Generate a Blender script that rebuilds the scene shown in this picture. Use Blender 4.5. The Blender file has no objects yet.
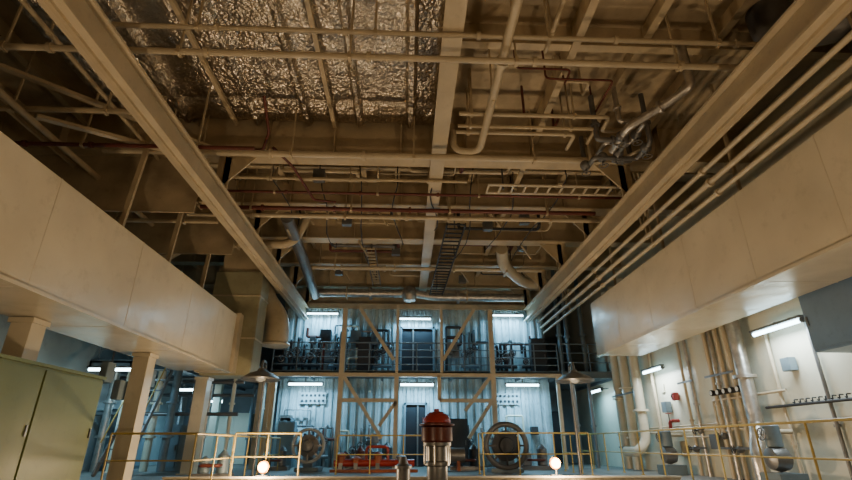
import bpy, bmesh, math, random
from mathutils import Vector, Matrix, noise
random.seed(7)
D=-0.75
C=bpy.context.scene.collection

# ---------------- materials ----------------
MATS={}
def paint(name,col,rough=.5,var=.18,metal=0,bump=.05,scale=1.5,grime=.35,bs=None):
    if name in MATS: return MATS[name]
    m=bpy.data.materials.new(name); m.use_nodes=True
    nt=m.node_tree; n=nt.nodes; l=nt.links; p=n['Principled BSDF']
    tc=n.new('ShaderNodeTexCoord'); 
    a=n.new('ShaderNodeTexNoise'); a.inputs['Scale'].default_value=scale; a.inputs['Detail'].default_value=5
    l.new(tc.outputs['Object'],a.inputs['Vector'])
    r=n.new('ShaderNodeValToRGB')
    r.color_ramp.elements[0].position=.3; r.color_ramp.elements[1].position=.7
    r.color_ramp.elements[0].color=(*[c*(1-var) for c in col],1)
    r.color_ramp.elements[1].color=(*[min(1,c*(1+var)) for c in col],1)
    l.new(a.outputs['Fac'],r.inputs['Fac'])
    b=n.new('ShaderNodeTexNoise'); b.inputs['Scale'].default_value=scale*5; b.inputs['Detail'].default_value=6; b.inputs['Roughness'].default_value=.7
    l.new(tc.outputs['Object'],b.inputs['Vector'])
    g=n.new('ShaderNodeValToRGB'); g.color_ramp.elements[0].position=.55; g.color_ramp.elements[1].position=.75
    g.color_ramp.elements[0].color=(0,0,0,1); g.color_ramp.elements[1].color=(grime,grime,grime,1)
    l.new(b.outputs['Fac'],g.inputs['Fac'])
    mx=n.new('ShaderNodeMixRGB'); mx.inputs[2].default_value=(*[c*.45 for c in col],1)
    l.new(g.outputs['Color'],mx.inputs[0]); l.new(r.outputs['Color'],mx.inputs[1])
    l.new(mx.outputs[0],p.inputs['Base Color'])
    p.inputs['Roughness'].default_value=rough; p.inputs['Metallic'].default_value=metal
    if bump:
        src=a
        if bs:
            src=n.new('ShaderNodeTexNoise'); src.inputs['Scale'].default_value=bs; src.inputs['Detail'].default_value=1.5
            l.new(tc.outputs['Object'],src.inputs['Vector'])
        bp=n.new('ShaderNodeBump'); bp.inputs['Strength'].default_value=bump; bp.inputs['Distance'].default_value=.05
        l.new(src.outputs['Fac'],bp.inputs['Height']); l.new(bp.outputs['Normal'],p.inputs['Normal'])
    MATS[name]=m; return m
def emis(name,col,s):
    if name in MATS: return MATS[name]
    m=bpy.data.materials.new(name); m.use_nodes=True
    nt=m.node_tree; nt.nodes.remove(nt.nodes['Principled BSDF'])
    e=nt.nodes.new('ShaderNodeEmission'); e.inputs[0].default_value=(*col,1); e.inputs[1].default_value=s
    nt.links.new(e.outputs[0],nt.nodes['Material Output'].inputs[0])
    MATS[name]=m; return m
cream=paint('cream_paint',(.54,.46,.33),.36,.12)
duct_m=paint('duct_cream_paint',(.64,.57,.43),.25,.13,bump=.7,scale=.6,grime=.3,bs=1.1)
tan=paint('tan_ceiling_paint',(.44,.36,.245),.55,.25)
tanlt=paint('tan_beam_paint',(.50,.41,.275),.45,.2)
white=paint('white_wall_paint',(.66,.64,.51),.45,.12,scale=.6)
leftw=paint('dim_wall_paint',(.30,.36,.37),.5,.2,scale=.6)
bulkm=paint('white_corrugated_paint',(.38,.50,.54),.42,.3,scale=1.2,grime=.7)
silver=paint('aluminium_cladding',(.52,.49,.45),.36,.25,metal=.8,bump=.3,scale=6)
foil=paint('insulation_foil',(.55,.49,.41),.30,.25,metal=.97,bump=.8,scale=3,grime=.5,bs=16)
steel=paint('grey_steel',(.20,.20,.20),.4,.25,metal=.5)
dark=paint('dark_machinery',(.03,.033,.038),.5,.3)
navy=paint('dark_doorway_paint',(.008,.012,.018),.5,.2)
greyblue=paint('grey_blue_paint',(.15,.205,.24),.45,.15)
boxblue=paint('blue_grey_box_paint',(.15,.23,.34),.4,.1)
green=paint('olive_green_paint',(.165,.195,.065),.45,.1,scale=.8)
red=paint('red_paint',(.30,.025,.018),.38,.2)
dred=paint('dark_red_pipe_paint',(.13,.035,.025),.45,.2)
orange=paint('orange_paint',(.25,.06,.02),.5,.4)
yellow=paint('yellow_paint',(.46,.34,.09),.45,.15)
deckm=paint('deck_paint',(.15,.14,.12),.55,.25)
gratem=paint('platform_grey_paint',(.13,.17,.20),.5,.2)
tubem=emis('fluorescent_tube_glow',(.60,.90,1.0),18)
bulbm=emis('flood_bulb_glow',(1,.62,.26),40)
glass=paint('gauge_glass',(.75,.78,.75),.15,.05)

# ---------------- mesh helpers ----------------
def B(): return bmesh.new()
def box(bm,c,s,rot=None):
    v=bmesh.ops.create_cube(bm,size=1)['verts']
    M=Matrix.Translation(c)@(rot.to_4x4() if rot else Matrix())@Matrix.Diagonal((s[0],s[1],s[2],1))
    bmesh.ops.transform(bm,matrix=M,verts=v); return bm
def bb(bm,x0,x1,y0,y1,z0,z1):
    return box(bm,((x0+x1)/2,(y0+y1)/2,(z0+z1)/2),(abs(x1-x0),abs(y1-y0),abs(z1-z0)))
def cyl(bm,p0,p1,r,r2=None,seg=14):
    p0=Vector(p0);p1=Vector(p1);d=p1-p0
    M=Matrix.Translation((p0+p1)/2)@d.to_track_quat('Z','Y').to_matrix().to_4x4()
    bmesh.ops.create_cone(bm,cap_ends=True,segments=seg,radius1=r,radius2=r if r2 is None else r2,depth=d.length,matrix=M)
    return bm
def strut(bm,p0,p1,w,t):
    p0=Vector(p0);p1=Vector(p1);d=p1-p0
    return box(bm,(p0+p1)/2,(w,t,d.length),d.to_track_quat('Z','Y').to_matrix())
def smooth_path(pts,f):
    pts=[Vector(p) for p in pts]; out=[pts[0]]
    for i in range(1,len(pts)-1):
        a,b,c=pts[i-1],pts[i],pts[i+1]
        d1=(a-b);d2=(c-b);ff=min(f,d1.length*.45,d2.length*.45)
        s=b+d1.normalized()*ff;e=b+d2.normalized()*ff
        for k in range(7):
            t=k/6; out.append(s*(1-t)**2+b*2*t*(1-t)+e*t*t)
    out.append(pts[-1]); return out
def tube(bm,pts,r,seg=12,f=None):
    path=smooth_path(pts,f if f else r*3)
    prev=None;rings=[];nrm=None
    for i,p in enumerate(path):
        if i==0:t=path[1]-p
        elif i==len(path)-1:t=p-path[i-1]
        else:t=(path[i+1]-p).normalized()+(p-path[i-1]).normalized()
        t.normalize()
        if nrm is None:
            nrm=t.orthogonal().normalized()
        else:
            nrm=prev.rotation_difference(t)@nrm
        prev=t;bn=t.cross(nrm)
        rings.append([bm.verts.new(p+(nrm*math.cos(2*math.pi*k/seg)+bn*math.sin(2*math.pi*k/seg))*r) for k in range(seg)])
    for a,b in zip(rings,rings[1:]):
        for k in range(seg): bm.faces.new((a[k],a[(k+1)%seg],b[(k+1)%seg],b[k]))
    bm.faces.new(rings[0][::-1]);bm.faces.new(rings[-1]); return bm
def lathe(bm,prof,c,seg=28,axis='z'):
    rings=[]
    for r,h in prof:
        ring=[]
        for k in range(seg):
            a=2*math.pi*k/seg
            x,y=r*math.cos(a),r*math.sin(a)
            v={'z':(x,y,h),'y':(x,h,y),'x':(h,x,y)}[axis]
            ring.append(bm.verts.new(Vector(c)+Vector(v)))
        rings.append(ring)
    for a,b in zip(rings,rings[1:]):
        for k in range(seg): bm.faces.new((a[k],a[(k+1)%seg],b[(k+1)%seg],b[k]))
    bm.faces.new(rings[0]);bm.faces.new(rings[-1]); return bm
def torus(bm,c,R,r,axis='y',seg=32,s2=10):
    rings=[]
    for i in range(seg):
        a=2*math.pi*i/seg; ring=[]
        for j in range(s2):
            b=2*math.pi*j/s2; q=R+r*math.cos(b); u,v,w=q*math.cos(a),q*math.sin(a),r*math.sin(b)
            t={'z':(u,v,w),'y':(u,w,v),'x':(w,u,v)}[axis]
            ring.append(bm.verts.new(Vector(c)+Vector(t)))
        rings.append(ring)
    for i in range(seg):
        a=rings[i];b=rings[(i+1)%seg]
        for j in range(s2): bm.faces.new((a[j],a[(j+1)%s2],b[(j+1)%s2],b[j]))
    return bm
WL={}
def ob(name,bm,mat,parent=None,label=None,cat=None,group=None,kind=None,bev=0,sm=True):
    bmesh.ops.recalc_face_normals(bm,faces=bm.faces)
    if bev:
        es=[e for e in bm.edges if e.is_manifold and e.calc_face_angle(0)>1.2]
        bmesh.ops.bevel(bm,geom=es,offset=bev,segments=2,affect='EDGES',clamp_overlap=True)
    xs=[v.co.x for v in bm.verts];ys=[v.co.y for v in bm.verts];zs=[v.co.z for v in bm.verts]
    o=Vector(((min(xs)+max(xs))/2,(min(ys)+max(ys))/2,min(zs)))
    bmesh.ops.translate(bm,vec=-o,verts=bm.verts)
    me=bpy.data.meshes.new(name); bm.to_mesh(me); bm.free()
    if sm:
        for p in me.polygons:p.use_smooth=True
        try: me.set_sharp_from_angle(angle=math.radians(35 if sm is True else sm))
        except Exception: pass
    me.materials.append(mat)
    x=bpy.data.objects.new(name,me); C.objects.link(x)
    if parent: x.parent=parent; x.location=o-Vector(WL[parent.name])
    else: x.location=o
    WL[x.name]=tuple(o)
    if label:x['label']=label
    if cat:x['category']=cat
    if group:x['group']=group
    if kind:x['kind']=kind
    return x
def thing(name,loc,label,cat,group=None):
    e=bpy.data.objects.new(name,None); e.empty_display_size=.2; C.objects.link(e); e.location=loc
    WL[e.name]=tuple(loc); e['label']=label; e['category']=cat
    if group:e['group']=group
    return e
def clone(root,off,label=None):
    def rec(o,par):
        c=o.copy(); C.objects.link(c)
        if par: c.parent=par
        else:
            c.location=o.location+Vector(off)
            if label:c['label']=label
        for k in o.children: rec(k,c)
        WL[c.name]=tuple(Vector(WL[o.name])+Vector(off))
        return c
    return rec(root,None)
def struct(name,bm,mat,bev=0): return ob(name,bm,mat,kind='structure',bev=bev,sm=False)

# ---------------- room shell ----------------
XL,XR,YF,YB,ZC=-10,8,-4,24,7.0
struct('floor',bb(B(),XL,XR,YF,YB,D-.2,D),deckm)
struct('ceiling',bb(B(),XL,XR,YF,YB,ZC,ZC+.2),tan)
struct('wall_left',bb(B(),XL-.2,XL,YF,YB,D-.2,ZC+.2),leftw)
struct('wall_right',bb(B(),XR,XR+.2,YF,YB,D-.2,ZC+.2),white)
struct('wall_front',bb(B(),XL-.2,XR+.2,YF-.2,YF,D-.2,ZC+.2),tan)
struct('wall_back',bb(B(),XL-.2,XR+.2,YB,YB+.2,D-.2,ZC+.2),greyblue)
def corrug(x0,x1,y,z0,z1,pitch=.3,dep=.07):
    bm=B();pts=[];x=x0
    while x<x1-pitch*.5:
        pts+=[(x,y),(x+pitch*.4,y),(x+pitch*.5,y-dep),(x+pitch*.9,y-dep)];x+=pitch
    pts.append((x1,y));pts.append((x1,y+.3));pts.append((x0,y+.3))
    lo=[bm.verts.new((a,b,z0)) for a,b in pts];hi=[bm.verts.new((a,b,z1)) for a,b in pts];n=len(pts)
    for i in range(n): bm.faces.new((lo[i],lo[(i+1)%n],hi[(i+1)%n],hi[i]))
    bm.faces.new(lo);bm.faces.new(hi);return bm
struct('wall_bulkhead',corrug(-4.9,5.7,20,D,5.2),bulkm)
struct('trim_1',bb(B(),-5.0,5.8,19.86,20.35,5.2,5.42),tanlt)
struct('wall_upper',bb(B(),-5.0,5.8,20.1,20.35,5.42,ZC),tan)

def tbeam_x(y,x0,x1,z0,w=.26):
    bm=B(); bb(bm,x0,x1,y-w/2,y+w/2,z0,z0+.04); bb(bm,x0,x1,y-.02,y+.02,z0+.04,ZC)
    for k in range(int((x1-x0)/1.5)):
        xx=x0+.8+k*1.5; bb(bm,xx-.012,xx+.012,y-w/2+.01,y+w/2-.01,z0+.04,ZC-.01)
    return ob('ceiling_girder',bm,tanlt,label='tan painted transverse steel girder under the ceiling',cat='girder',group='transverse ceiling girders',sm=False)
for y,z0,w in ((3.6,6.45,.2),(9.6,5.95,.46),(12.1,6.0,.4),(14.5,6.0,.42),(17.0,6.05,.36),(19.4,5.95,.34)):
    tbeam_x(y,XL+.01,XR-.01,z0,w)
for y in (6.6,10.9,13.3,15.8,18.2):
    x0=.85 if y<9 else XL+.01
    bm=B(); bb(bm,x0,XR-.01,y-.08,y+.08,6.5,6.53); bb(bm,x0,XR-.01,y-.012,y+.012,6.53,ZC)
    ob('ceiling_crossbeam',bm,tanlt,label='shallow tan crossbeam between the deep girders',cat='beam',group='shallow ceiling crossbeams',sm=False)
bm=B(); bb(bm,.49,.81,YF+.01,20.05,5.90,5.94); bb(bm,.63,.67,YF+.01,20.05,5.94,ZC-.001)
ob('longitudinal_girder',bm,cream,label='cream longitudinal steel girder along the ceiling centre',cat='girder',sm=False)
for x,y0,dp in ((-8.6,YF,.3),(-7.3,YF,.3),(-4.7,9.7,.25),(-3.4,9.7,.3),(-2.3,9.7,.25),(-1.2,9.7,.3),(-.3,9.7,.25),(1.7,9.7,.25),(2.9,YF,.5),(4.2,YF,.3),(5.5,YF,.3),(6.8,YF,.3)):
    bm=B(); bb(bm,x-.012,x+.012,y0+.01,20.05,ZC-dp,ZC); bb(bm,x-.07,x+.07,y0+.01,20.05,ZC-dp-.03,ZC-dp)
    ob('ceiling_stiffener',bm,tanlt,label='thin tan longitudinal stiffener welded under ceiling plating',cat='stiffener',group='ceiling stiffeners',sm=False)
def ridge(x,y,z): return 1-2*abs(noise.noise(Vector((x,y,z))))
def foilpanel(x0,x1,y0,y1,z,seed):
    bm=B(); nx=int((x1-x0)/.033); ny=int((y1-y0)/.035)
    g=[]
    for j in range(ny+1):
        row=[]
        for i in range(nx+1):
            x=x0+(x1-x0)*i/nx;y=y0+(y1-y0)*j/ny
            rib=max(0,1-abs(((x-x0)%1.15)-.57)/.10); rib=min(1,rib*2.0)
            seam=math.exp(-((((y-3.75)%1.4)-.7)/.05)**2)
            ed=min(1,min(i,nx-i)/3)
            h=-.13*rib-.07*ed+.06*seam+.03*noise.noise(Vector((x*1.5,y*1.2,seed)))+.018*ridge(x*4,y*3,seed+3)+.016*ridge(x*9,y*8,seed+5)+.008*ridge(x*18,y*17,seed+9)
            row.append(bm.verts.new((x,y,z+h-.10)))
        g.append(row)
    for j in range(ny):
        for i in range(nx): bm.faces.new((g[j][i],g[j][i+1],g[j+1][i+1],g[j+1][i]))
    return ob('foil_insulation_panel',bm,foil,label='crinkled silver foil insulation blanket fixed to the ceiling',cat='insulation',group='foil ceiling insulation',sm=50)
for k,(a,b) in enumerate(((-6.7,-4.0),(-4.0,-1.7),(-1.7,.6))):
    foilpanel(a,b,3.75,9.36,ZC-.05,k*7.3)
for x in (-3.9,-1.7):
    bm=B(); bb(bm,x-.04,x+.04,3.75,9.36,ZC-.36,ZC-.28)
    ob('insulation_strap',bm,tanlt,label='long metal batten holding the foil insulation',cat='strap',group='insulation straps',sm=False)

# crane rails
for x,sgn in ((-4.1,-1),(4.95,1)):
    t=thing('crane_rail_beam',(x,8,4.65),'long cream steel crane rail beam hung below the ceiling','crane rail','crane rails')
    bm=B(); bb(bm,x-.15,x+.15,YF+.01,19.6,4.65,4.69); bb(bm,x-.02,x+.02,YF+.01,19.6,4.69,5.12); bb(bm,x-.13,x+.13,YF+.01,19.6,5.12,5.16)
    ob('beam',bm,cream,t,sm=False)
    ob('rail_bar',bb(B(),x-.03,x+.03,YF+.01,19.6,4.60,4.65),tanlt,t,sm=False)
    for y in (3.6,9.6,12.1,14.5,17.0,19.4):
        bm=B(); bb(bm,x-.14,x+.14,y-.02,y+.02,5.16,6.0)
        v=[bm.verts.new(p) for p in [(x,y-.02,5.2),(x-sgn*.7,y-.02,5.98),(x,y-.02,5.98),(x,y+.02,5.2),(x-sgn*.7,y+.02,5.98),(x,y+.02,5.98)]]
        for f in ((0,1,2),(5,4,3),(0,3,4,1),(1,4,5,2),(2,5,3,0)): bm.faces.new([v[i] for i in f])
        ob('hanger_bracket',bm,tanlt,t,sm=False)

# ---------------- big ducts ----------------
seamm=paint('duct_seam_paint',(.56,.49,.36),.4,.1)
t=thing('ventilation_duct',(-5.8,6,1.93),'large rectangular cream ventilation duct carried on columns','duct')
ob('duct_body',bb(B(),-6.5,-5.0,-3.5,14.4,1.93,3.55),duct_m,t,bev=.012)
for y in (4.0,6.4,8.8,11.2,13.0):
    bm=B(); bb(bm,-6.503,-4.997,y-.008,y+.008,1.927,3.553); ob('duct_flange',bm,seamm,t,sm=False)
ob('bottom_lip',bb(B(),-5.06,-4.97,-3.5,14.4,1.88,1.93),duct_m,t,sm=False)
t=thing('ventilation_riser',(-5.2,15,1.85),'boxy tan-green vertical duct riser joining the horizontal duct','duct')
bm=B(); bb(bm,-5.95,-4.5,14.72,15.6,1.85,5.0); ob('riser_body',bm,paint('tan_green_paint',(.33,.31,.20),.45),t,bev=.02)
ob('riser_collar',bb(B(),-5.97,-4.9,14.41,14.71,1.9,3.6),cream,t,sm=False)
ob('riser_top',bb(B(),-5.8,-4.65,14.8,15.5,5.0,7.0),tanlt,t,sm=False)
for z in (2.9,4.2): ob('duct_flange',bb(B(),-5.97,-4.48,14.70,15.62,z,z+.04),cream,t,sm=False)
t=thing('round_duct',(-4.5,16.2,2.9),'cream round duct curving down beside the duct riser','duct')
ob('duct_tube',tube(B(),[(-4.9,16.15,6.9),(-4.9,16.15,4.6),(-4.25,16.15,3.8),(-4.25,16.15,3.0)],.4,24,.6),tanlt,t)
ob('duct_tube_end',lathe(B(),[(.44,0),(.48,.05),(.44,.1)],(-4.25,16.15,2.95)),cream,t)

t=thing('ventilation_duct',(6.4,6,2.49),'large rectangular cream ventilation duct hung beside the crane rail','duct')
ob('duct_body',bb(B(),5.7,7.05,-3.5,14.6,2.46,4.05),duct_m,t,bev=.012)
for y in (5.6,7.4,9.2,11.0,12.8): ob('duct_flange',bb(B(),5.697,7.053,y-.008,y+.008,2.457,4.053),seamm,t,sm=False)
ob('bottom_lip',bb(B(),5.67,5.76,-3.5,14.6,2.41,2.46),duct_m,t,sm=False)
for y in (5,8,11,14): 
    ob('duct_hanger',bb(B(),6.3,6.36,y,y+.05,4.05,7.0),tanlt,t,sm=False)
bm=B()
pr=[(7.07,2.62),(7.98,2.62),(7.98,3.4),(7.07,3.9)]
lo=[bm.verts.new((a,4.0,b)) for a,b in pr];hi=[bm.verts.new((a,8.3,b)) for a,b in pr]
for i in range(4): bm.faces.new((lo[i],lo[(i+1)%4],hi[(i+1)%4],hi[i]))
bm.faces.new(lo);bm.faces.new(hi)
ob('duct_branch',bm,duct_m,label='cream sloped duct branch running into the side wall',cat='duct',sm=False)

# ---------------- pipes ----------------
def pipe(pts,r,mat,label,hang=(),group=None,fl=(),top=ZC,f=None,seg=12):
    p=Vector(pts[0]); t=thing('pipe',tuple(p),label,'pipe',group)
    ob('pipe_run',tube(B(),pts,r,seg,f),mat,t)
    for h in hang:
        bm=B(); h=Vector(h); bb(bm,h.x-.015,h.x+.015,h.y-.015,h.y+.015,h.z,top)
        box(bm,h,(.05,r*2.5,r*2.5)); ob('pipe_hanger',bm,tanlt,t,sm=False)
    for a,b in fl:
        ob('pipe_flange',cyl(B(),a,b,r*1.6,seg=18),mat,t)
    return t
def xs_(x0,x1,n,y,z): return [(x0+(x1-x0)*(i+.5)/n,y,z) for i in range(n)]
def xpipe(x0,x1,y,z,r,mat,label,n=4,group=None,fln=3):
    fl=[((x,y,z),(x+.06,y,z)) for x in (x0+(x1-x0)*q for q in (.15,.33,.52,.72,.9)[:fln])]
    return pipe([(x0,y,z),(x1,y,z)],r,mat,label,xs_(x0,x1,n,y,z),group,fl)
xpipe(-7.5,5.6,6.0,5.6,.05,cream,'long thin cream pipe slung across beneath the ceiling',5,fln=5)
xpipe(-4.6,6.2,5.75,5.85,.04,cream,'thin cream pipe crossing above its neighbour near the foil',4,fln=5)
xpipe(-6.4,4.0,9.0,5.7,.07,cream,'cream pipe running below the first ceiling girder',4)
xpipe(-4.2,1.4,10.3,5.85,.04,tanlt,'tan pipe crossing between two ceiling girders',3)
xpipe(-4.6,5.6,10.9,5.8,.035,dred,'thin dark red pipe crossing beneath the ceiling',4)
xpipe(-5.4,5.0,11.65,5.72,.055,dred,'dark red pipe under the second ceiling girder',4)
xpipe(-5.8,5.2,11.85,5.6,.06,cream,'cream pipe beside the dark red pipe',4)
xpipe(-3.6,4.8,16.4,5.75,.07,cream,'cream pipe under the fourth ceiling girder',4)
xpipe(-9.5,-4.6,7.4,5.5,.05,tanlt,'tan pipe above the big duct',3)
xpipe(-9.5,-3.0,8.2,5.3,.04,dred,'dark red pipe above the big duct',3)
xpipe(-9.5,-4.6,11.0,5.0,.05,tanlt,'tan pipe above the big duct',3)
pipe([(1.5,0,5.8),(1.5,8.9,5.8),(.95,8.9,5.8),(.95,8.9,6.3)],.075,cream,'cream pipe bending across the centre girder',[(1.5,3,5.8),(1.5,7.2,5.8)],f=.25,fl=[((1.5,6.2,5.8),(1.5,6.28,5.8))])
pipe([(-6.2,9.25,5.95),(-3.2,9.25,5.95),(-2.9,8.6,5.95),(-2.9,8.0,6.4)],.03,dred,'thin dark red cable conduit bending over the foil',[(-4.5,9.25,5.95)])
pipe([(-2.9,9.0,5.85),(-2.6,9.6,5.75),(-2.4,11.2,5.75),(-1.9,11.5,5.85)],.03,dred,'thin dark red cable conduit dropping under the girder')
pipe([(.95,7.75,5.9),(3.9,7.75,5.9),(3.9,8.2,5.9),(4.3,8.2,5.9)],.04,cream,'thin cream conduit beside the centre girder',[(1.2,7.75,5.9),(3.2,7.75,5.9)],f=.1)
pipe([(.95,8.0,5.8),(3.7,8.0,5.8),(3.7,8.5,5.8)],.035,tanlt,'thin tan conduit beside the centre girder',[(1.2,8.0,5.8),(3.2,8.0,5.8)],f=.1)
pipe([(.95,8.35,5.9),(3.4,8.35,5.9),(3.4,8.9,5.9)],.04,cream,'thin cream conduit beside the centre girder',[(1.2,8.35,5.9),(3.2,8.35,5.9)],f=.1)
pipe([(2.3,-1,6.2),(2.3,6.4,6.2)],.04,tanlt,'thin tan pipe running along the ceiling',[(2.3,3,6.2),(2.3,6,6.2)])
cl='silver clad pipes beside the crane rail'
def flr(p,d,w=.05):
    p=Vector(p);d=Vector(d); return (tuple(p-d*w/2),tuple(p+d*w/2))
# compact angular cluster with tight elbows
pipe([(4.75,6.45,6.5),(4.75,6.45,5.6),(4.55,6.8,5.55),(4.1,7.5,5.5),(4.1,8.3,5.5)],.075,silver,'short diagonal silver clad pipe beside the crane rail',(),cl,[flr((4.45,6.95,5.54),(-.55,.83,0)),flr((4.1,8.0,5.5),(0,1,0))],f=.09)
pipe([(4.0,7.6,6.5),(4.0,7.6,5.7),(4.5,7.6,5.7),(4.5,8.3,5.7),(4.0,8.3,5.7),(4.0,8.9,5.7)],.05,silver,'narrow silver clad pipe with square elbows',(),cl,[flr((4.0,7.6,6.0),(0,0,1)),flr((4.25,7.6,5.7),(1,0,0))],f=.08)
pipe([(3.7,8.0,6.6),(3.7,8.0,5.55),(4.3,8.0,5.55),(4.3,8.75,5.55),(4.7,8.75,5.55),(4.7,8.75,6.3)],.055,steel,'dark steel pipe looping beside the clad pipes',(),cl,[flr((3.7,8.0,5.9),(0,0,1)),flr((4.0,8.0,5.55),(1,0,0)),flr((4.5,8.75,5.55),(1,0,0))],f=.08)
pipe([(4.7,7.9,6.6),(4.7,7.9,5.45),(4.7,8.5,5.45),(3.8,8.5,5.45),(3.8,9.0,5.45),(3.8,9.0,6.3)],.05,steel,'dark steel pipe above the crane rail',(),cl,[flr((4.3,8.5,5.45),(1,0,0)),flr((4.7,7.9,5.9),(0,0,1))],f=.08)
pipe([(4.85,8.2,6.4),(4.85,8.2,5.6),(4.45,8.9,5.6),(3.9,8.9,5.6),(3.9,8.9,6.2)],.035,cream,'thin cream pipe tangled among the clad pipes',(),cl,(),f=.08)
pipe([(7.9,5.4,6.1),(6.7,5.4,6.1),(6.2,6.1,6.4),(6.2,6.1,7.0)],.33,steel,'large dark round duct elbow near the ceiling corner',f=.8,seg=24)
for p in ((4.1,7.8,5.5),(4.5,8.0,5.7),(4.0,8.55,5.5),(4.3,8.45,5.55),(3.72,8.8,5.45),(4.7,8.1,5.45)):
    t=thing('pipe_valve',p,'small steel valve fitted on the clad pipes','valve','clad pipe valves')
    bm=B(); bmesh.ops.create_uvsphere(bm,u_segments=14,v_segments=10,radius=.11,matrix=Matrix.Translation(p)); cyl(bm,p,(p[0],p[1],p[2]-.2),.025); ob('valve_body',bm,steel,t)
    bm=B(); torus(bm,(p[0],p[1],p[2]-.2),.09,.012,'z',20,6); ob('handwheel',bm,steel,t)
pipe([(-3.35,12.4,5.8),(-3.45,15.5,5.65),(-3.6,18.7,5.4)],.17,steel,'dull clad duct running toward the bulkhead',[(-3.4,13,5.8),(-3.55,18,5.55)],f=.5,seg=18)
t=pipe([(-3.6,19.0,5.6),(.0,19.0,5.6),(.35,19.0,5.6),(1.1,19.0,5.48),(4.7,19.0,5.48)],.16,silver,'thick silver clad pipe across the top of the bulkhead',[(-2.4,19.0,5.6),(2.4,19.0,5.5)],f=.2,seg=18,fl=[((-1.5,19.0,5.6),(-1.4,19.0,5.6)),((2,19.0,5.48),(2.1,19.0,5.48))])
ob('pipe_junction',lathe(B(),[(.05,-.34),(.24,-.28),(.32,-.05),(.32,.08),(.2,.3),(.05,.34)],(.1,19.0,5.58)),silver,t)
pipe([(3.1,14.9,5.95),(3.3,15.8,5.7),(4.4,17.5,5.6),(6.1,17.6,5.6),(6.1,17.6,7.0)],.2,cream,'thick cream pipe with a wide bend near the bulkhead',[(3.4,16.0,5.7)],f=.6,seg=18)
pipe([(-7.2,13.6,4.9),(-6.3,13.6,5.5),(-3.4,13.65,5.5),(-2.9,13.65,6.9)],.13,tanlt,'tan pipe bending above the duct riser',[(-5,13.6,5.5)],f=.4,seg=16)
for x,z,r,m in ((5.33,4.58,.045,cream),(5.42,4.36,.05,cream),(5.52,4.16,.04,cream),(5.25,4.82,.035,tanlt)):
    pipe([(x,-3,z),(x,19.4,z)],r,m,'straight cream pipe running alongside the crane rail',[(x,y,z) for y in (4,10,16)],'pipes beside the crane rail',[((x,7.5,z),(x,7.56,z)),((x,13,z),(x,13.06,z))])
for x,z,r in ((-6.8,5.4,.06),(-7.4,5.7,.05),(-8.2,5.3,.07),(-5.6,5.9,.04),(-7.8,4.9,.08)):
    pipe([(x,-3,z),(x,13.2,z)],r,tanlt,'tan pipe running lengthwise above the big duct',[(x,y,z) for y in (6,10,13)],'lengthwise pipes above the duct')
for x,y in ((-5.2,8.3),(-5.2,10.2),(-5.2,12.1),(-6.2,9.8)):
    ob('duct_support_strut',strut(B(),(x,y,3.55),(x+.0,y+.35,7.0),.09,.06),tanlt,label='slim tan strut between duct and ceiling',cat='strut',group='duct support struts',sm=False)
for a,b in (((-7.8,6.0,5.9),(-4.2,9.2,5.9)),((-6.4,7.2,5.2),(-4.3,9.2,5.6))):
    ob('diagonal_brace',strut(B(),a,b,.12,.06),tanlt,label='tan diagonal steel brace above the duct',cat='brace',group='diagonal braces above the duct',sm=False)
for y in (9.6,12.1):
    ob('stiffener_plate',bb(B(),-9.95,-4.6,y+.05,y+.09,4.6,6.9),tan,label='tan plate closing the bay above the duct',cat='plate',group='bay plates above the duct',sm=False)
for x,y in ((-2.9,12.1),(-1.6,14.5),(-2.4,17),(2.2,12.1),(3.6,14.5),(-.9,12.1),(1.9,17)):
    ob('knee_brace',strut(B(),(x,y,6.02),(x+.35,y+.05,5.5),.06,.04),tanlt,label='small tan knee brace hanging from a girder',cat='brace',group='girder knee braces',sm=False)
bays=[(6.8,8.8),(9.9,11.3),(12.4,14.1),(14.8,16.7),(17.3,19.0)]
for bi,(ya,yb) in enumerate(bays):
    for k in range(5 if bi else 4):
        x0=random.uniform(-3.7,3.2) if bi else random.uniform(1.8,3.4)
        L=random.uniform(1.2,3.4) if bi else random.uniform(.6,1.4); x1=min(x0+L,4.6); y=random.uniform(ya,yb); z=random.uniform(6.12,6.45)
        y2=random.uniform(ya,yb)
        if abs(y2-y)<.25: y2=min(yb,y+.4)
        mid=[(x0,y,6.9),(x0,y,z),(x1,y,z),(x1,y2,z),(x1,y2,6.95)]
        pipe(mid,random.choice((.02,.028,.05)),random.choice((tanlt,cream,steel,dark,dred)),'thin conduit with bends tucked between the girders',(), 'small ceiling conduits',f=.1,seg=8)
for i in range(8):
    x=-3.3+i*1.0; y0=random.uniform(9.9,11); y1=random.uniform(13,18.5); pts=[]
    for k in range(7):
        q=k/6; pts.append((x+.15*math.sin(q*5+i),y0+(y1-y0)*q,5.93-.1*math.sin(q*math.pi*2)**2))
    ob('cable',tube(B(),[(x,y0,6.98)]+pts+[(pts[-1][0],y1+.05,6.98)],.016,6,.08),dark,label='black electric cable slung under the girders',cat='cable',group='ceiling cables')
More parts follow.
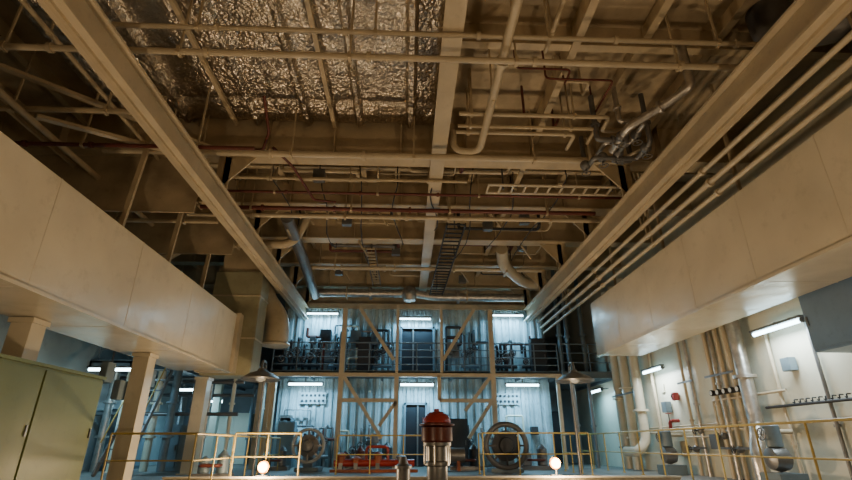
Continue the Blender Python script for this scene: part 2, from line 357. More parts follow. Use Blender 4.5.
def cable_ladder(p0,p1,w,label,m1=steel,m2=tanlt):
    p0=Vector(p0);p1=Vector(p1);d=(p1-p0);L=d.length;d.normalize();s=Vector((-d.y,d.x,0))
    t=thing('cable_ladder',tuple(p0),label,'cable ladder')
    for k in (-1,1): ob('side_rail',strut(B(),p0+s*k*w/2,p1+s*k*w/2,.03 if abs(d.x)<.5 else .09,.09 if abs(d.x)<.5 else .03),m1,t,sm=False)
    n=int(L/.3)
    for i in range(n+1):
        q=p0+d*(i*.3+.02); ob('rung',strut(B(),q-s*w/2,q+s*w/2,.05,.03),m2,t,sm=False)
    for q in (p0+d*.4,p1-d*.4): ob('ladder_hanger',bb(B(),q.x-.02,q.x+.02,q.y-.02,q.y+.02,q.z,ZC),steel,t,sm=False)
    return t
cable_ladder((1.3,12.0,5.5),(1.15,18.7,5.5),.5,'dark steel cable ladder running lengthwise under the ceiling',dark,dark)
cable_ladder((1.9,10.45,5.75),(5.4,10.45,5.75),.4,'cream cable ladder crossing under the ceiling',cream,cream)
cable_ladder((-1.2,14.8,5.85),(-1.2,18.6,5.85),.3,'narrow steel cable ladder near the clad duct')
for x,y in ((-1.8,13.2),(-.4,15.6),(2.4,13.4),(3.8,15.0),(-2.6,17.8),(2.2,18.6),(-2.2,10.6),(3.4,12.9)):
    bm=B(); bb(bm,x-.14,x+.14,y-.1,y+.1,5.95,6.25); bb(bm,x-.02,x+.02,y-.02,y+.02,6.25,ZC)
    ob('junction_box',bm,steel,label='small grey junction box on a ceiling drop rod',cat='junction box',group='ceiling junction boxes',bev=.01)

# ---------------- lamps ----------------
def lightobj(name,typ,loc,e,col,parent,size=.1,sy=None,rot=None,shape='RECTANGLE'):
    ld=bpy.data.lights.new(name,typ); ld.energy=e; ld.color=col
    if typ=='AREA': ld.shape=shape; ld.size=size; ld.size_y=sy or size
    else: ld.shadow_soft_size=size
    o=bpy.data.objects.new(name,ld); C.objects.link(o); o.parent=parent; o.location=Vector(loc)-Vector(WL[parent.name])
    WL[o.name]=tuple(loc)
    if rot:o.rotation_euler=rot
    return o
COOL=(.32,.72,1)
def fluo(c,L,axis,label,e=60,drop=None,group='fluorescent light fittings',col=COOL,tr=.04):
    c=Vector(c); t=thing('fluorescent_lamp',tuple(c),label,'lamp',group)
    ax=Vector((1,0,0)) if axis=='x' else Vector((0,1,0))
    s=(L,.14,.05) if axis=='x' else (.14,L,.05)
    bm=B(); box(bm,c+Vector((0,0,.07)),s); ob('lamp_housing',bm,steel,t,bev=.01)
    ob('lamp_tube',cyl(B(),c-ax*L*.46,c+ax*L*.46,tr),tubem,t)
    for k in (-1,1): ob('end_cap',cyl(B(),c+ax*L*.46*k,c+ax*L*.49*k,.05),steel,t)
    if drop: ob('lamp_bracket',bb(B(),min(c.x,drop[0])-.02,max(c.x,drop[0])+.02,min(c.y,drop[1])-.02,max(c.y,drop[1])+.02,min(c.z+.08,drop[2]),max(c.z+.12,drop[2])),steel,t,sm=False)
    lightobj('lamp_light','AREA',c-Vector((0,0,.06)),e,col,t,L*.9 if axis=='x' else .1,.1 if axis=='x' else L*.9)
    return t
lb='lit fluorescent fitting glowing blue-white on the corrugated bulkhead'
for x,z in ((-3.4,4.9),(.35,4.72),(4.15,4.9)): fluo((x,19.6,z),1.35,'x',lb,75,(x,19.95,z+.1),tr=.028)
lb='lit fluorescent fitting under the upper platform'
for x in (-3.75,.43,4.45): fluo((x,19.2,2.1),1.35,'x',lb,95,(x,19.2,2.42))
WCOL=(.82,.95,1)
fluo((7.6,9.7,2.22),1.5,'y','lit fluorescent fitting on the white side wall',70,(7.98,9.7,2.3),col=WCOL)
fluo((7.6,15.2,2.12),1.3,'y','lit fluorescent fitting on the white side wall',70,(7.98,15.2,2.2),col=WCOL)
fluo((7.5,19.8,1.95),1.2,'y','lit fluorescent fitting on the white side wall',45,(7.98,19.8,2.05))
for x,y,z,e in ((-8.5,14.8,2.0,65),(-8.0,19.4,1.9,55),(-7.9,20.9,1.6,50)):
    fluo((x,y,z),1.3,'x','lit fluorescent fitting hanging over the side aisle',e,(x,y,2.45 if y>16.0 else 7.0))

def flood(x,y,z,e):
    b=D+(.11 if y>11 else 0)
    t=thing('flood_lamp',(x,y,b),'small floodlight glowing warm white on a short stand','lamp','floodlights along the hatch')  # shared by the visible hatch pair and the unseen added pairs
    bm=B(); cyl(bm,(x,y,b),(x,y,z-.14),.02); bb(bm,x-.12,x+.12,y-.1,y+.1,b,b+.02); ob('lamp_stand',bm,steel,t)
    ob('lamp_bowl',lathe(B(),[(.03,.15),(.09,.12),(.13,.02),(.12,.01),(.08,.09),(.02,.11)],(x,y,z),20,'y'),paint('amber_reflector',(.6,.28,.07),.4,.1,metal=.4),t)
    bm=B(); bmesh.ops.create_uvsphere(bm,u_segments=16,v_segments=10,radius=.10,matrix=Matrix.Translation((x,y-.04,z))); ob('bulb',bm,bulbm,t)
    lightobj('lamp_light','POINT',(x,y-.30,z+.04),e,(1,.73,.45),t,.12)
flood(-3.1,12,-.45,260); flood(3.4,12,-.38,260)
flood(-3.1,4.3,-.45,165); flood(3.4,4.3,-.45,165)  # unseen pair below the frame, added to light the near duct sections
flood(-3.1,-1.5,-.45,90); flood(3.4,-1.5,-.45,90)  # unseen pair behind the camera, added as extra warm light from below

for x,y in ((-3.85,13.6),(4.6,13.6)):
    t=thing('hooded_lamp',(x,y,D),'dark conical hood on a tall slim pole','lamp','pole mounted hoods')
    ob('pole',tube(B(),[(x-.0,y+.35,D),(x,y+.35,2.1),(x,y,2.1),(x,y,1.8)],.035,f=.15),steel,t)
    ob('lamp_shade',lathe(B(),[(.08,.3),(.12,.22),(.3,.16),(.52,.02),(.5,-.02),(.28,.1),(.06,.18)],(x,y,1.6)),steel,t)
    ob('lamp_glass',lathe(B(),[(.02,-.08),(.12,-.04),(.14,.06),(.05,.12)],(x,y,1.62),16),glass,t)

# ---------------- columns ----------------
def hcol(x,y,z0,z1,w=.34,label='cream steel column standing on the deck',mat=cream,group='steel columns'):
    bm=B(); bb(bm,x-w/2,x+w/2,y-w/2,y+w/2,z0,z1)
    bb(bm,x-w*.7,x+w*.7,y-w*.7,y+w*.7,z0,z0+.03)
    bb(bm,x-w*.6,x+w*.6,y-w*.6,y+w*.6,z1-.08,z1)
    return ob('steel_column',bm,mat,label=label,cat='column',group=group,sm=False)
for x,y in ((-6.26,8.3),(-5.95,11.6),(-5.95,15.2)): hcol(x,y,D,1.92 if y<14 else 1.84,.34,'thick cream box column carrying the big duct',duct_m)
for x in (-5.1,-4.7): hcol(x,18.3,D,2.25,.2,'slim cream post beside the aisle')
hcol(-8.6,16.3,D,2.26,.25,'white steel post in the side aisle',white)
hcol(-7.2,20.0,D,2.3,.25,'white steel post in the side aisle',white)

# ---------------- upper platform & frame ----------------
def slab(x0,x1,y0,y1,z,lab):
    bm=B(); bb(bm,x0,x1,y0,y1,z,z+.06); bb(bm,x0,x1,y0,y0+.05,z-.14,z+.1)
    n=int((x1-x0)/1.2)
    for i in range(n+1):
        xx=x0+.03+i*(x1-x0-.06)/n; bb(bm,xx-.03,xx+.03,y0,y1,z-.1,z)
    return ob('walkway_platform',bm,gratem,label=lab,cat='platform',sm=False)
slab(-4.9,5.7,18.3,19.9,2.4,'grey steel walkway platform on the corrugated bulkhead')
slab(XL+.02,-4.95,16.2,23.98,2.4,'grey steel side deck over the aisle')
slab(5.75,XR-.02,18.3,23.98,2.4,'grey steel side platform beside the bulkhead')
def railing(pts,h,n,mat,label,group,r=.018,mids=(.5,)):
    pts=[Vector(p) for p in pts]
    t=thing('railing',tuple(pts[0]),label,'railing',group)
    ob('top_rail',tube(B(),[p+Vector((0,0,h)) for p in pts],r*1.15,8,.1),mat,t)
    for m in mids: ob('middle_rail',tube(B(),[p+Vector((0,0,h*m)) for p in pts],r*.8,8,.1),mat,t)
    for a,b in zip(pts,pts[1:]):
        k=max(1,round((b-a).length/n))
        for i in range(k+1):
            if i==0 and a is not pts[0]: continue
            p=a.lerp(b,i/k); bm=B(); cyl(bm,p,p+Vector((0,0,h)),r,seg=8); cyl(bm,p,p+Vector((0,0,.02)),r*2.4,seg=10); ob('post',bm,mat,t)
    return t
railing([(-4.85,18.35,2.46),(5.65,18.35,2.46)],1.05,.9,gratem,'grey pipe railing along the upper walkway','upper railings',.022,(.25,.5,.75))
railing([(5.8,18.35,2.46),(7.9,18.35,2.46)],1.05,1.0,gratem,'grey pipe railing on the side platform','upper railings',.02,(.35,.68))
railing([(-9.8,16.3,2.46),(-5.0,16.3,2.46)],1.05,1.2,gratem,'grey pipe railing on the side deck','upper railings',.02,(.35,.68))
yl='yellow painted pipe railing standing on the deck'
railing([(6.5,4.5,D),(6.5,19.5,D)],1.1,1.3,yellow,'long yellow pipe railing along the side walkway','deck railings',.02)
railing([(-5.6,10.3,D),(-4.0,10.3,D),(-4.0,17.2,D)],.95,1.1,yellow,'yellow pipe railing turning a corner beside the green cabinet','deck railings')
railing([(-3.9,12.35,D),(-2.4,12.35,D)],1.0,.7,yellow,yl,'deck railings')
railing([(2.1,15,D),(2.1,14.2,D),(5.0,14.2,D),(5.0,16.6,D)],1.05,.95,yellow,'yellow railing boxed around the dark wheel machine','deck railings')
railing([(-1.9,15.1,D),(.9,15.1,D)],1.0,.9,yellow,yl,'deck railings')
t=thing('hatch_coaming',(0,12,D),'low cream coaming plate edging the machinery hatch','coaming')
bm=B(); bb(bm,-5.2,6.2,11.95,12.1,D,D+.10); bb(bm,-5.2,6.2,11.9,12.15,D+.08,D+.11); ob('coaming_front',bm,duct_m,t,sm=False)

def frame_part(a,b,w=.13,t_=.1,par=None,n='frame_post'):
    return ob(n,strut(B(),a,b,w,t_),cream,par,sm=False)
F=thing('lifting_frame',(.4,18.1,D),'cream steel support frame in front of the bulkhead','steel frame')
Y=18.15
for x in (-2.3,3.15): frame_part((x,Y,D),(x,Y,4.75),.17,.16,F)
frame_part((-.33,Y,D),(-.33,Y,2.3),.15,.14,F)
frame_part((-4.8,Y,D),(-4.8,Y,2.3),.12,.1,F); frame_part((5.5,Y,D),(5.5,Y,2.3),.12,.1,F)
for a,b in (((-4.9,Y,2.32),(5.65,Y,2.32)),((-2.3,Y,1.45),(-.33,Y,1.45)),((1.2,Y,1.45),(3.15,Y,1.45)),((1.2,Y,1.45),(1.2,Y,2.3))): frame_part(a,b,.13,.13,F,'frame_beam')
for a,b in (((-2.2,Y,2.25),(-.8,Y,.2)),((3.05,Y,2.25),(2.1,Y,1.1)),((-1.75,Y,4.75),(-.45,Y,2.85)),((2.55,Y,4.75),(1.35,Y,2.85)),((3.05,Y,1.4),(2.2,Y,.2)),((-.33,Y,1.4),(-.9,Y,.6))): frame_part(a,b,.14,.12,F,'diagonal_brace')
for x in (-.33,1.3): frame_part((x,Y,2.4),(x,Y,4.9),.10,.1,F)
def door(x0,x1,z0,z1,label_n):
    t=bpy.data.objects.new(label_n,None); C.objects.link(t); t.location=((x0+x1)/2,19.9,z0); WL[t.name]=tuple(t.location); t['kind']='structure'
    bm=B(); bb(bm,x0,x0+.08,19.8,19.96,z0,z1); bb(bm,x1-.08,x1,19.8,19.96,z0,z1); bb(bm,x0,x1,19.8,19.96,z1-.08,z1)
    ob('door_frame',bm,greyblue,t,sm=False)
    ob('door_leaf',bb(B(),x0+.08,x1-.08,19.88,19.93,z0+.02,z1-.08),navy,t,sm=False)
    ob('door_post',bb(B(),x0+.5,x0+.56,19.82,19.87,z0+.02,z1-.08),steel,t,sm=False)
    ob('handle',cyl(B(),(x1-.18,19.80,z0+1.0),(x1-.18,19.80,z0+1.2),.015),steel,t)
door(-.25,1.15,2.46,4.45,'door_1'); door(-.05,.85,D,1.5,'door_2')

def handwheel(c,R,axis,par,mat=red,name='handwheel'):
    bm=B(); torus(bm,c,R,R*.13,axis,24,8)
    for k in range(3):
        a=k*math.pi/3; d=Vector((math.cos(a),0,math.sin(a))) if axis=='y' else (Vector((0,math.cos(a),math.sin(a))) if axis=='x' else Vector((math.cos(a),math.sin(a),0)))
        cyl(bm,Vector(c)-d*R,Vector(c)+d*R,R*.08,seg=6)
    return ob(name,bm,mat,par)
def valve_station(x,y,z,h,label,mat=steel,wm=red,sp=.28):
    t=thing('valve_station',(x,y,z),label,'valves','bulkhead valve stations')
    for k in (-1,0,1):
        xx=x+k*sp; ob('standpipe',tube(B(),[(xx,y,z),(xx,y,z+h+.1*k),(xx,y+.35,z+h+.1*k)],.05,f=.12),mat,t)
        zz=z+h*.55+.15*k
        bm=B(); bmesh.ops.create_uvsphere(bm,u_segments=12,v_segments=8,radius=.12,matrix=Matrix.Translation((xx,y,zz))); cyl(bm,(xx,y,zz),(xx,y-.2,zz),.025); cyl(bm,(xx,y,zz-.16),(xx,y,zz-.12),.1); cyl(bm,(xx,y,zz+.12),(xx,y,zz+.16),.1)
        ob('valve_body',bm,mat,t); handwheel((xx,y-.22,zz),.12,'y',t,wm)
    bm=B(); tube(bm,[(x-sp*1.6,y-.05,z+.35),(x+sp*1.6,y-.05,z+.35)],.06); ob('manifold',bm,mat,t)
    return t
v=valve_station(-3.7,19.5,2.46,1.3,'cluster of dark standpipes with small handwheels by the bulkhead',dark,steel)
clone(v,(7.6,0,0)); clone(v,(8.7,0,0)); clone(v,(-.75,-.25,0))
v=valve_station(-2.6,19.5,2.46,1.7,'cluster of grey standpipes with small handwheels by the bulkhead',greyblue,dark,.22); clone(v,(5.1,0,0)); clone(v,(1.7,0,0))
v=valve_station(-3.2,19.5,D,1.3,'cluster of standpipes with handwheels on the lower deck',steel,dark); 
for dx in (1.6,5.3,6.9): clone(v,(dx,0,0))
for i in range(34):
    up=i%2==0; x0=random.uniform(-4.7,5.4); z0=2.46 if up else D; h1=random.uniform(.6,2.1); x1=x0+random.choice((-1,1))*random.uniform(.3,1.0); x1=max(-4.8,min(5.5,x1))
    if -.5<x0<1.4: x0=1.6; x1=2.2
    pipe([(x0,19.72,z0),(x0,19.72,z0+h1),(x1,19.72,z0+h1),(x1,19.72,z0+h1+random.choice((-.4,.35))),],random.choice((.025,.04,.055)),random.choice((dark,dark,steel,greyblue,dred,white)),'thin bent service pipe on the corrugated bulkhead',(), 'bulkhead plumbing',f=.08,seg=8)
for i in range(16):
    up=i%3!=0; x=random.uniform(-4.6,5.2); z=(random.uniform(3.1,4.0) if up else random.uniform(.2,1.1))
    if -.5<x<1.5: x=x+2.2
    s=random.uniform(.1,.22); bm=B(); bb(bm,x-s,x+s,19.62,19.93,z-s,z+s*1.3); cyl(bm,(x,19.6,z),(x,19.62,z),s*.5)
    ob('control_box',bm,random.choice((dark,steel,greyblue)),label='small control box mounted on the bulkhead',cat='control box',group='bulkhead control boxes',bev=.01)
def gauge_board(x,z,label):
    t=thing('gauge_board',(x,19.85,z),label,'gauge board','gauge boards on the bulkhead')
    ob('board',bb(B(),x-.5,x+.5,19.86,19.92,z,z+.42),bulkm,t,sm=False)
    for r in range(2):
        for k in range(6):
            bm=B(); c=(x-.4+k*.16,19.84,z+.11+r*.2); lathe(bm,[(.045,.02),(.05,0),(.04,-.02)],c,14,'y'); ob('gauge',bm,dark,t)
gauge_board(-3.55,1.45,'board holding two rows of dark gauges'); gauge_board(3.95,1.45,'board holding two rows of dark gauges')
def cabinet(x0,x1,y0,y1,z0,z1,mat,label,doors=2,face='-y',name='electrical_cabinet'):
    t=thing(name,((x0+x1)/2,(y0+y1)/2,z0),label,'cabinet')
    bm=B(); bb(bm,x0,x1,y0,y1,z0,z1); ob('body',bm,mat,t,bev=.012)
    for k in range(doors):
        if face=='-y':
            a=x0+(x1-x0)*k/doors+.02; b=x0+(x1-x0)*(k+1)/doors-.02
            d=ob('door',bb(B(),a,b,y0-.025,y0-.001,z0+.08,z1-.04),mat,t,bev=.006)
            ob('handle',bb(B(),b-.08,b-.05,y0-.05,y0-.026,(z0+z1)/2-.08,(z0+z1)/2+.08),steel,d,sm=False)
        elif face=='+x':
            a=y0+(y1-y0)*k/doors+.02; b=y0+(y1-y0)*(k+1)/doors-.02
            d=ob('door',bb(B(),x1+.001,x1+.025,a,b,z0+.08,z1-.04),mat,t,bev=.006)
            ob('handle',bb(B(),x1+.026,x1+.05,b-.08,b-.05,(z0+z1)/2-.08,(z0+z1)/2+.08),steel,d,sm=False)
        else:
            a=y0+(y1-y0)*k/doors+.02; b=y0+(y1-y0)*(k+1)/doors-.02
            d=ob('door',bb(B(),x0-.025,x0-.001,a,b,z0+.05,z1-.05),mat,t,bev=.006)
            ob('handle',bb(B(),x0-.05,x0-.026,b-.08,b-.05,(z0+z1)/2-.08,(z0+z1)/2+.08),steel,d,sm=False)
    return t
t=cabinet(-6.06,-5.74,6.6,9.85,D,1.14,green,'olive green steel locker in front of a cream column',2,'+x','steel_locker')
ob('top_rim',bb(B(),-6.07,-5.70,6.58,9.88,1.14,1.19),green,t,sm=False)
cabinet(7.2,7.98,6.6,8.45,1.5,2.58,boxblue,'blue-grey electrical box mounted high on the side wall',1,'-x','electrical_box')
cabinet(-9.9,-9.2,12.5,15.5,D,1.2,white,'white electrical cabinet along the aisle wall',3,'+x')
cabinet(-9.9,-9.2,17.5,19.6,D,1.1,greyblue,'grey-blue electrical cabinet along the aisle wall',2,'+x')
cabinet(-8.8,-6.8,23.2,23.9,D,1.3,white,'white control cabinet against the far wall',3,'-y')
cabinet(-7.6,-6.6,17.0,17.5,D,.6,greyblue,'low grey-blue cabinet in the aisle',2,'-y')
cabinet(-4.6,-4.0,19.2,19.6,D,.8,greyblue,'small grey-blue cabinet by the bulkhead',1,'-y')
cabinet(1.5,2.3,19.2,19.6,D,.9,dark,'small dark cabinet by the lower door',1,'-y')
cabinet(6.0,7.0,23.2,23.9,D,1.4,navy,'dark blue cabinet in the side passage',2,'-y')
cabinet(4.9,5.5,19.2,19.6,2.46,3.9,dark,'tall dark cabinet on the upper walkway',1,'-y')
cabinet(-1.85,-1.35,19.2,19.6,2.46,3.9,dark,'tall dark cabinet on the upper walkway',1,'-y')

for x,y in ((-6.6,17.6),(-6.9,17.9),(-7.6,18.8),(-6.2,21.2),(-5.6,21.5),(-8.9,20.8),(-5.3,19.2),(-8.0,16.9),(-9.3,16.6),(-5.6,16.9),(-6.5,16.6),(-7.3,16.5)):
    pipe([(x,y,D),(x,y,2.29)],random.choice((.06,.09,.12)),random.choice((white,silver,greyblue,steel)),'upright service pipe between deck and side platform',(), 'aisle service pipes',[((x,y,.2),(x,y,.26)),((x,y,1.2),(x,y,1.26))])
for z,y in ((1.9,16.9),(1.6,18.2),(2.1,17.6),(.9,16.7)):
    pipe([(-9.9,y,z),(-5.3,y,z)],.06,steel,'horizontal service pipe crossing the side aisle',(), 'aisle crossing pipes')
for y,z in ((10.6,1.2),(11.2,.9),(12.4,1.3)):
    ob('column_bracket_box',bb(B(),-6.3,-6.15,y,y+.3,z,z+.4),greyblue,label='small grey-blue box hung beside a duct column',cat='control box',group='boxes beside duct columns',bev=.01)
def stair(x,y0,z0,y1,z1,w,label):
    t=thing('ship_ladder',(x,y0,z0),label,'ladder')
    for k in (-1,1):
        ob('stringer',strut(B(),(x+k*w/2,y0,z0),(x+k*w/2,y1,z1),.04,.14),steel,t,sm=False)
        ob('handrail',tube(B(),[(x+k*w/2,y0,z0+.8),(x+k*w/2,y1,z1+.8)],.02),yellow,t)
    n=10
    for i in range(1,n): 
        q=i/n; ob('tread',box(B(),(x,y0+(y1-y0)*q,z0+(z1-z0)*q),(w,.2,.03)),steel,t,sm=False)
stair(-7.6,14.2,D,16.1,2.46,.7,'steep grey ship ladder rising to the side deck')

# ---------------- right wall ----------------
def wpipe(y,r,mat,z0,z1,label,fl=()):
    x=XR-r*1.65-.015; return pipe([(x,y,z0),(x,y,z1)],r,mat,label,(), 'side wall pipes',[((x,y,z),(x,y,z+.05)) for z in fl])
wpipe(18.2,.16,duct_m,D,5.5,'thick cream pipe rising up the side wall',fl=(.3,1.5))
wpipe(17.5,.16,duct_m,D,5.5,'thick cream pipe rising up the side wall',fl=(0.2,1.8))
x=7.65; pipe([(x,16.5,5.5),(x,16.5,.1),(7.35,16.5,-.2),(7.35,17.4,-.2)],.15,duct_m,'thick cream pipe with an elbow above the deck',(),None,[((x,16.5,1.0),(x,16.5,1.07))],f=.3,seg=18)
for y,r,m,f_ in ((15.9,.05,cream,(.4,)),(14.1,.045,cream,(.6,)),(13.7,.05,silver,(1.0,)),(12.7,.055,cream,(.9,)),(12.5,.05,silver,(.3,1.4)),(12.2,.055,cream,(1.2,)),(11.85,.05,cream,(.5,)),(10.5,.035,cream,(0,)),(9.3,.035,steel,(.3,))):
    wpipe(y,r,m,D,2.4 if y<11 else 4,'thin upright pipe clamped to the side wall',fl=f_)
x=7.72;pipe([(x,11.2,4),(x,11.2,.3),(7.4,10.9,-.1),(7.4,10.9,D)],.15,silver,'shiny silver clad pipe down the side wall',(),None,[((x,11.2,1.4),(x,11.2,1.47))],f=.3,seg=18)
pipe([(7.9,10.3,1.05),(7.9,12.9,1.05),(7.9,12.9,.2),(7.9,14.6,.2)],.03,cream,'small cream conduit stepping along the wall')
pipe([(7.9,8.5,.75),(7.9,11.0,.75)],.03,dark,'dark conduit along the wall')
for z in (.35,.5): pipe([(7.93,11.9,z),(7.93,17.0,z)],.025,cream,'thin horizontal cream conduit on the wall')
for y,w_ in ((12.3,.6),(13.9,.4),(17.6,.9)):
  for z in (-.1,1.6):
    ob('clamp_bar',bb(B(),7.80 if y<15 else 7.56,7.82 if y<15 else 7.6,y-w_,y+w_,z,z+.05),steel,label='flat steel clamp bar across the wall pipes',cat='bracket',group='wall pipe clamp bars',sm=False)
for y,z in ((12.7,.2),(12.2,-.1),(13.7,.35),(14.1,-.1)):
    t=thing('wall_valve',(7.75,y,z),'small valve with handwheel on an upright wall pipe','valve','side wall pipe valves')
    bm=B(); bmesh.ops.create_uvsphere(bm,u_segments=12,v_segments=8,radius=.09,matrix=Matrix.Translation((7.88,y,z))); cyl(bm,(7.88,y,z),(7.7,y,z),.02); ob('valve_body',bm,steel,t); handwheel((7.7,y,z),.08,'x',t,dark)
for i in range(5):
    y=11.5+i*.26
    t=thing('pressure_gauge',(7.8,y,1.1),'small round dark pressure gauge on the side wall','gauge','side wall gauges')
    ob('gauge_case',lathe(B(),[(.03,.30),(.06,.10),(.075,.02),(.07,-.02)],(7.68,y,1.2),16,'x'),dark,t)
    ob('gauge_face',cyl(B(),(7.655,y,1.2),(7.665,y,1.2),.055),glass,t)
for i in range(10):
    y=8.7+i*.16
    ob('wall_hook',tube(B(),[(7.98,y,.85),(7.9,y,.85),(7.9,y,.78),(7.86,y,.8)],.012,6,.02),dark,label='small dark hook on the side wall',cat='hook',group='wall hooks')
for y,z,s in ((13.1,-.1,.16),(15.3,.9,.14),(10.0,1.4,.12),(14.9,-.3,.18)):
    ob('wall_box',bb(B(),7.8,7.98,y-s,y+s,z,z+s*2.2),random.choice((steel,greyblue,cream)),label='small junction box fixed on the side wall',cat='junction box',group='side wall boxes',bev=.01)
t=thing('wall_telephone',(7.9,14.7,1.1),'red emergency telephone box on the side wall','telephone')
ob('phone_case',bb(B(),7.82,7.98,14.62,14.8,1.2,1.42),red,t,bev=.02)
ob('handset',tube(B(),[(7.80,14.66,1.38),(7.76,14.66,1.34),(7.76,14.66,1.28),(7.80,14.66,1.24)],.02,8,.03),dark,t)
t=thing('fire_hose_valve',(7.8,14.9,.5),'red hydrant valve with handwheel on the side wall','hydrant')
ob('valve_body',tube(B(),[(7.98,14.9,.65),(7.7,14.9,.65),(7.7,14.9,.4)],.05,12,.1),red,t); handwheel((7.7,14.9,.85),.08,'z',t); ob('stem',cyl(B(),(7.7,14.9,.65),(7.7,14.9,.86),.018),steel,t)
ob('sign_plate',bb(B(),7.96,7.99,15.4,15.6,1.5,1.75),white,label='plain white notice plate on the side wall',cat='sign',sm=False)
t=thing('pump_unit',(7.3,10.2,D),'grey pump with motor and handwheel beside the wall','pump')
ob('pump_base',bb(B(),7.05,7.6,9.9,10.5,D,D+.25),greyblue,t,bev=.01)
ob('pump_casing',lathe(B(),[(.08,-.2),(.2,-.15),(.24,0),(.2,.15),(.08,.2)],(7.3,10.2,-.25),24,'x'),steel,t)
ob('motor',lathe(B(),[(.1,0),(.15,.02),(.15,.4),(.1,.45),(.05,.47)],(7.3,10.2,-.05),20),greyblue,t)
handwheel((7.08,10.2,.2),.11,'x',t,steel)
ob('pump_pipe',tube(B(),[(7.3,10.2,-.05),(7.3,10.45,.25),(7.6,10.45,.25),(7.9,10.45,.25)],.05,f=.1),cream,t)
clone(t,(.0,4.3,0))

# ---------------- deck machinery ----------------
t=thing('red_capped_tank',(.58,9.5,D),'upright cylinder with a dark red domed cap and steel body','tank')
X0=.58;Y0=9.5
maroon=paint('maroon_paint',(.10,.018,.014),.3,.15)
ob('tank_foot',lathe(B(),[(.28,0),(.28,.04),(.2,.05),(.2,.12)],(X0,Y0,D)),steel,t)
ob('tank_body',lathe(B(),[(.17,.12),(.18,.14),(.18,.4),(.22,.42),(.22,.47),(.18,.49),(.18,.72),(.25,.74),(.25,.79)],(X0,Y0,D)),steel,t)
ob('upper_casing',lathe(B(),[(.24,.79),(.28,.82),(.28,1.04),(.24,1.06)],(X0,Y0,D)),maroon,t)
ob('collar',lathe(B(),[(.24,1.06),(.32,1.07),(.32,1.10),(.24,1.12)],(X0,Y0,D)),maroon,t)
ob('cap',lathe(B(),[(.25,1.12),(.25,1.17),(.20,1.25),(.13,1.30),(.05,1.32),(.05,1.36),(.01,1.365)],(X0,Y0,D)),paint('cap_red_paint',(.30,.025,.02),.35,.2),t)
for k in range(6):
    a=k*math.pi/3+.3; ob('tie_rod',cyl(B(),(X0+.235*math.cos(a),Y0+.235*math.sin(a),D+.44),(X0+.235*math.cos(a),Y0+.235*math.sin(a),D+.8),.014,seg=8),silver,t)
t=thing('bollard_pot',(-.0,11,D),'short steel cylinder with a flanged lid beside the hatch','tank')
ob('pot_body',lathe(B(),[(.14,0),(.14,.3),(.18,.31),(.18,.36),(.1,.4),(.06,.52),(.02,.54)],(-.02,11,D)),steel,t)

def wheel_machine(x,y,z,R,m1,m2,label,th=.12):
    t=thing('flywheel_machine',(x,y,D),label,'machine')
    bm=B(); torus(bm,(x,y,z),R*(1-th),R*th,'y',40,12); ob('rim',bm,m1,t)
    ob('disc',lathe(B(),[(.02,.1),(R*.62,.08),(R*.62,-.02),(R*.35,-.06),(R*.3,-.14),(R*.1,-.16)],(x,y,z),32,'y'),m2,t)
    for k in range(8):
        a=k*math.pi/4; d=Vector((math.cos(a),0,math.sin(a))); ob('spoke',strut(B(),Vector((x,y-.02,z))+d*R*.25,Vector((x,y-.02,z))+d*R*.9,.05,.05),m2,t,sm=False)
    bm=B(); bb(bm,x-R*.7,x+R*.7,y-.05,y+.9,D,D+.12); bb(bm,x-R*.3,x+R*.3,y+.15,y+.8,D+.12,z); ob('machine_base',bm,greyblue,t,bev=.02)
    ob('machine_body',cyl(B(),(x,y+.1,z),(x,y+.9,z),R*.45,seg=28),greyblue,t)
wheel_machine(-2.95,16.4,-.02,.52,paint('pale_grey_paint',(.40,.42,.42),.4,.1),steel,'machine with a pale grey spoked wheel facing outward',.10)
wheel_machine(3.0,15.6,-.02,.68,paint('mid_grey_paint',(.10,.10,.10),.4,.1),dark,'machine with a large dark spoked wheel inside the railing',.12)
t=thing('pump_manifold',(-.9,16.2,D),'rusty orange pump manifold low on the deck','pump')
ym=16.2
ob('manifold_pipe',tube(B(),[(-2.1,ym,-.5),(.3,ym,-.5)],.1,18),red,t)
for x,h in ((-1.9,.1),(-1.45,.0),(-.8,.12),(-.1,.05)):
    ob('cylinder_cover',lathe(B(),[(.12,0),(.12,.08+h),(.16,.09+h),(.16,.13+h),(.08,.18+h),(.03,.2+h)],(x,ym,-.5)),orange if x<-.5 else steel,t)
    ob('support_leg',bb(B(),x-.06,x+.06,ym-.1,ym+.1,D,-.5),steel,t,sm=False)
ob('riser_pipe',tube(B(),[(-1.15,ym,-.5),(-1.15,ym,-.05),(-.5,ym,-.05),(-.5,ym,-.5)],.045,f=.12),red,t)
ob('base_rail',bb(B(),-2.2,.4,ym-.2,ym+.2,D,D+.08),orange,t,sm=False)
t=thing('oil_heater',(1.3,15.9,D),'horizontal grey cylinder vessel on saddles','vessel')
ob('vessel_body',cyl(B(),(.75,16.9,-.3),(1.9,16.9,-.3),.22,seg=24),steel,t)
for x in (.95,1.7): ob('saddle',bb(B(),x-.05,x+.05,16.75,17.05,D,-.45),orange,t,sm=False)
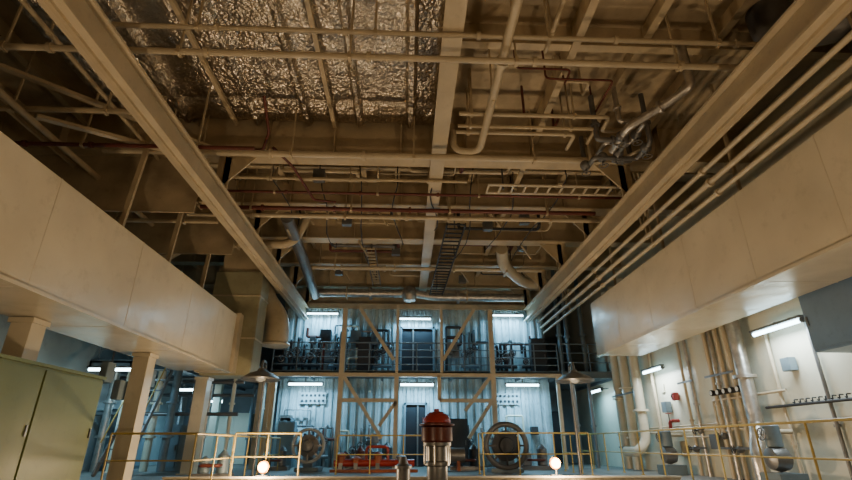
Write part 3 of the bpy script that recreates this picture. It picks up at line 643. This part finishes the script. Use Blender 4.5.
ob('end_flange',cyl(B(),(.7,16.9,-.3),(.78,16.9,-.3),.27,seg=24),dred,t)
def motor_pair(x,y,label,s=1,m=greyblue):
    t=thing('pump_motor_pair',(x,y,D),label,'pump','deck pump motors')
    for q in (-.22*s,.22*s):
        h=s*(.9 if q<0 else 1.15)
        ob('motor',lathe(B(),[(.10*s,.1),(.14*s,.14),(.14*s,.45*h),(.09*s,.5*h),(.03,.56*h)],(x+q,y,D)),m,t)
    ob('base_frame',bb(B(),x-.45*s,x+.45*s,y-.2*s,y+.2*s,D,D+.12),steel,t,sm=False)
    ob('coupling_pipe',tube(B(),[(x-.22*s,y-.1,D+.3),(x-.22*s,y-.35,D+.3),(x+.22*s,y-.35,D+.3),(x+.22*s,y-.1,D+.3)],.04,f=.1),dred,t)
    return t
motor_pair(-4.6,13.2,'pair of grey pump motors on a steel frame')
for x,y,s,m in ((-1.7,17.6,1.1,dred),(-.9,18.9,1.3,dark),(2.0,17.4,1.2,dark),(4.3,17.6,1.2,steel),(-4.2,17.5,1.1,steel)): motor_pair(x,y,'pair of upright pump motors near the bulkhead',s,m)
for x,y in ((6.1,19.3),(6.5,19.6),(7.0,19.2)):
    pipe([(x,y,2.47),(x,y,6.9)],.08,greyblue,'grey-blue riser pipe on the side platform',(), 'riser pipes on side platform',[((x,y,4),(x,y,4.08))])
for x,y in ((6.2,18.6),(6.9,18.9)):
    pipe([(x,y,D),(x,y,2.26)],.07,steel,'steel riser pipe under the side platform',(), 'riser pipes under side platform',[((x,y,.6),(x,y,.68))])

w=bpy.data.worlds.new('w'); bpy.context.scene.world=w; w.use_nodes=True
w.node_tree.nodes['Background'].inputs[0].default_value=(.10,.08,.06,1); w.node_tree.nodes['Background'].inputs[1].default_value=.2
cam=bpy.data.cameras.new('camera'); co=bpy.data.objects.new('camera',cam); C.objects.link(co)
co.location=(0,0,0); co.rotation_euler=(math.radians(112.7),0,math.radians(-2.3)); cam.lens=20.7; cam.sensor_width=36; cam.clip_start=.05
bpy.context.scene.camera=co
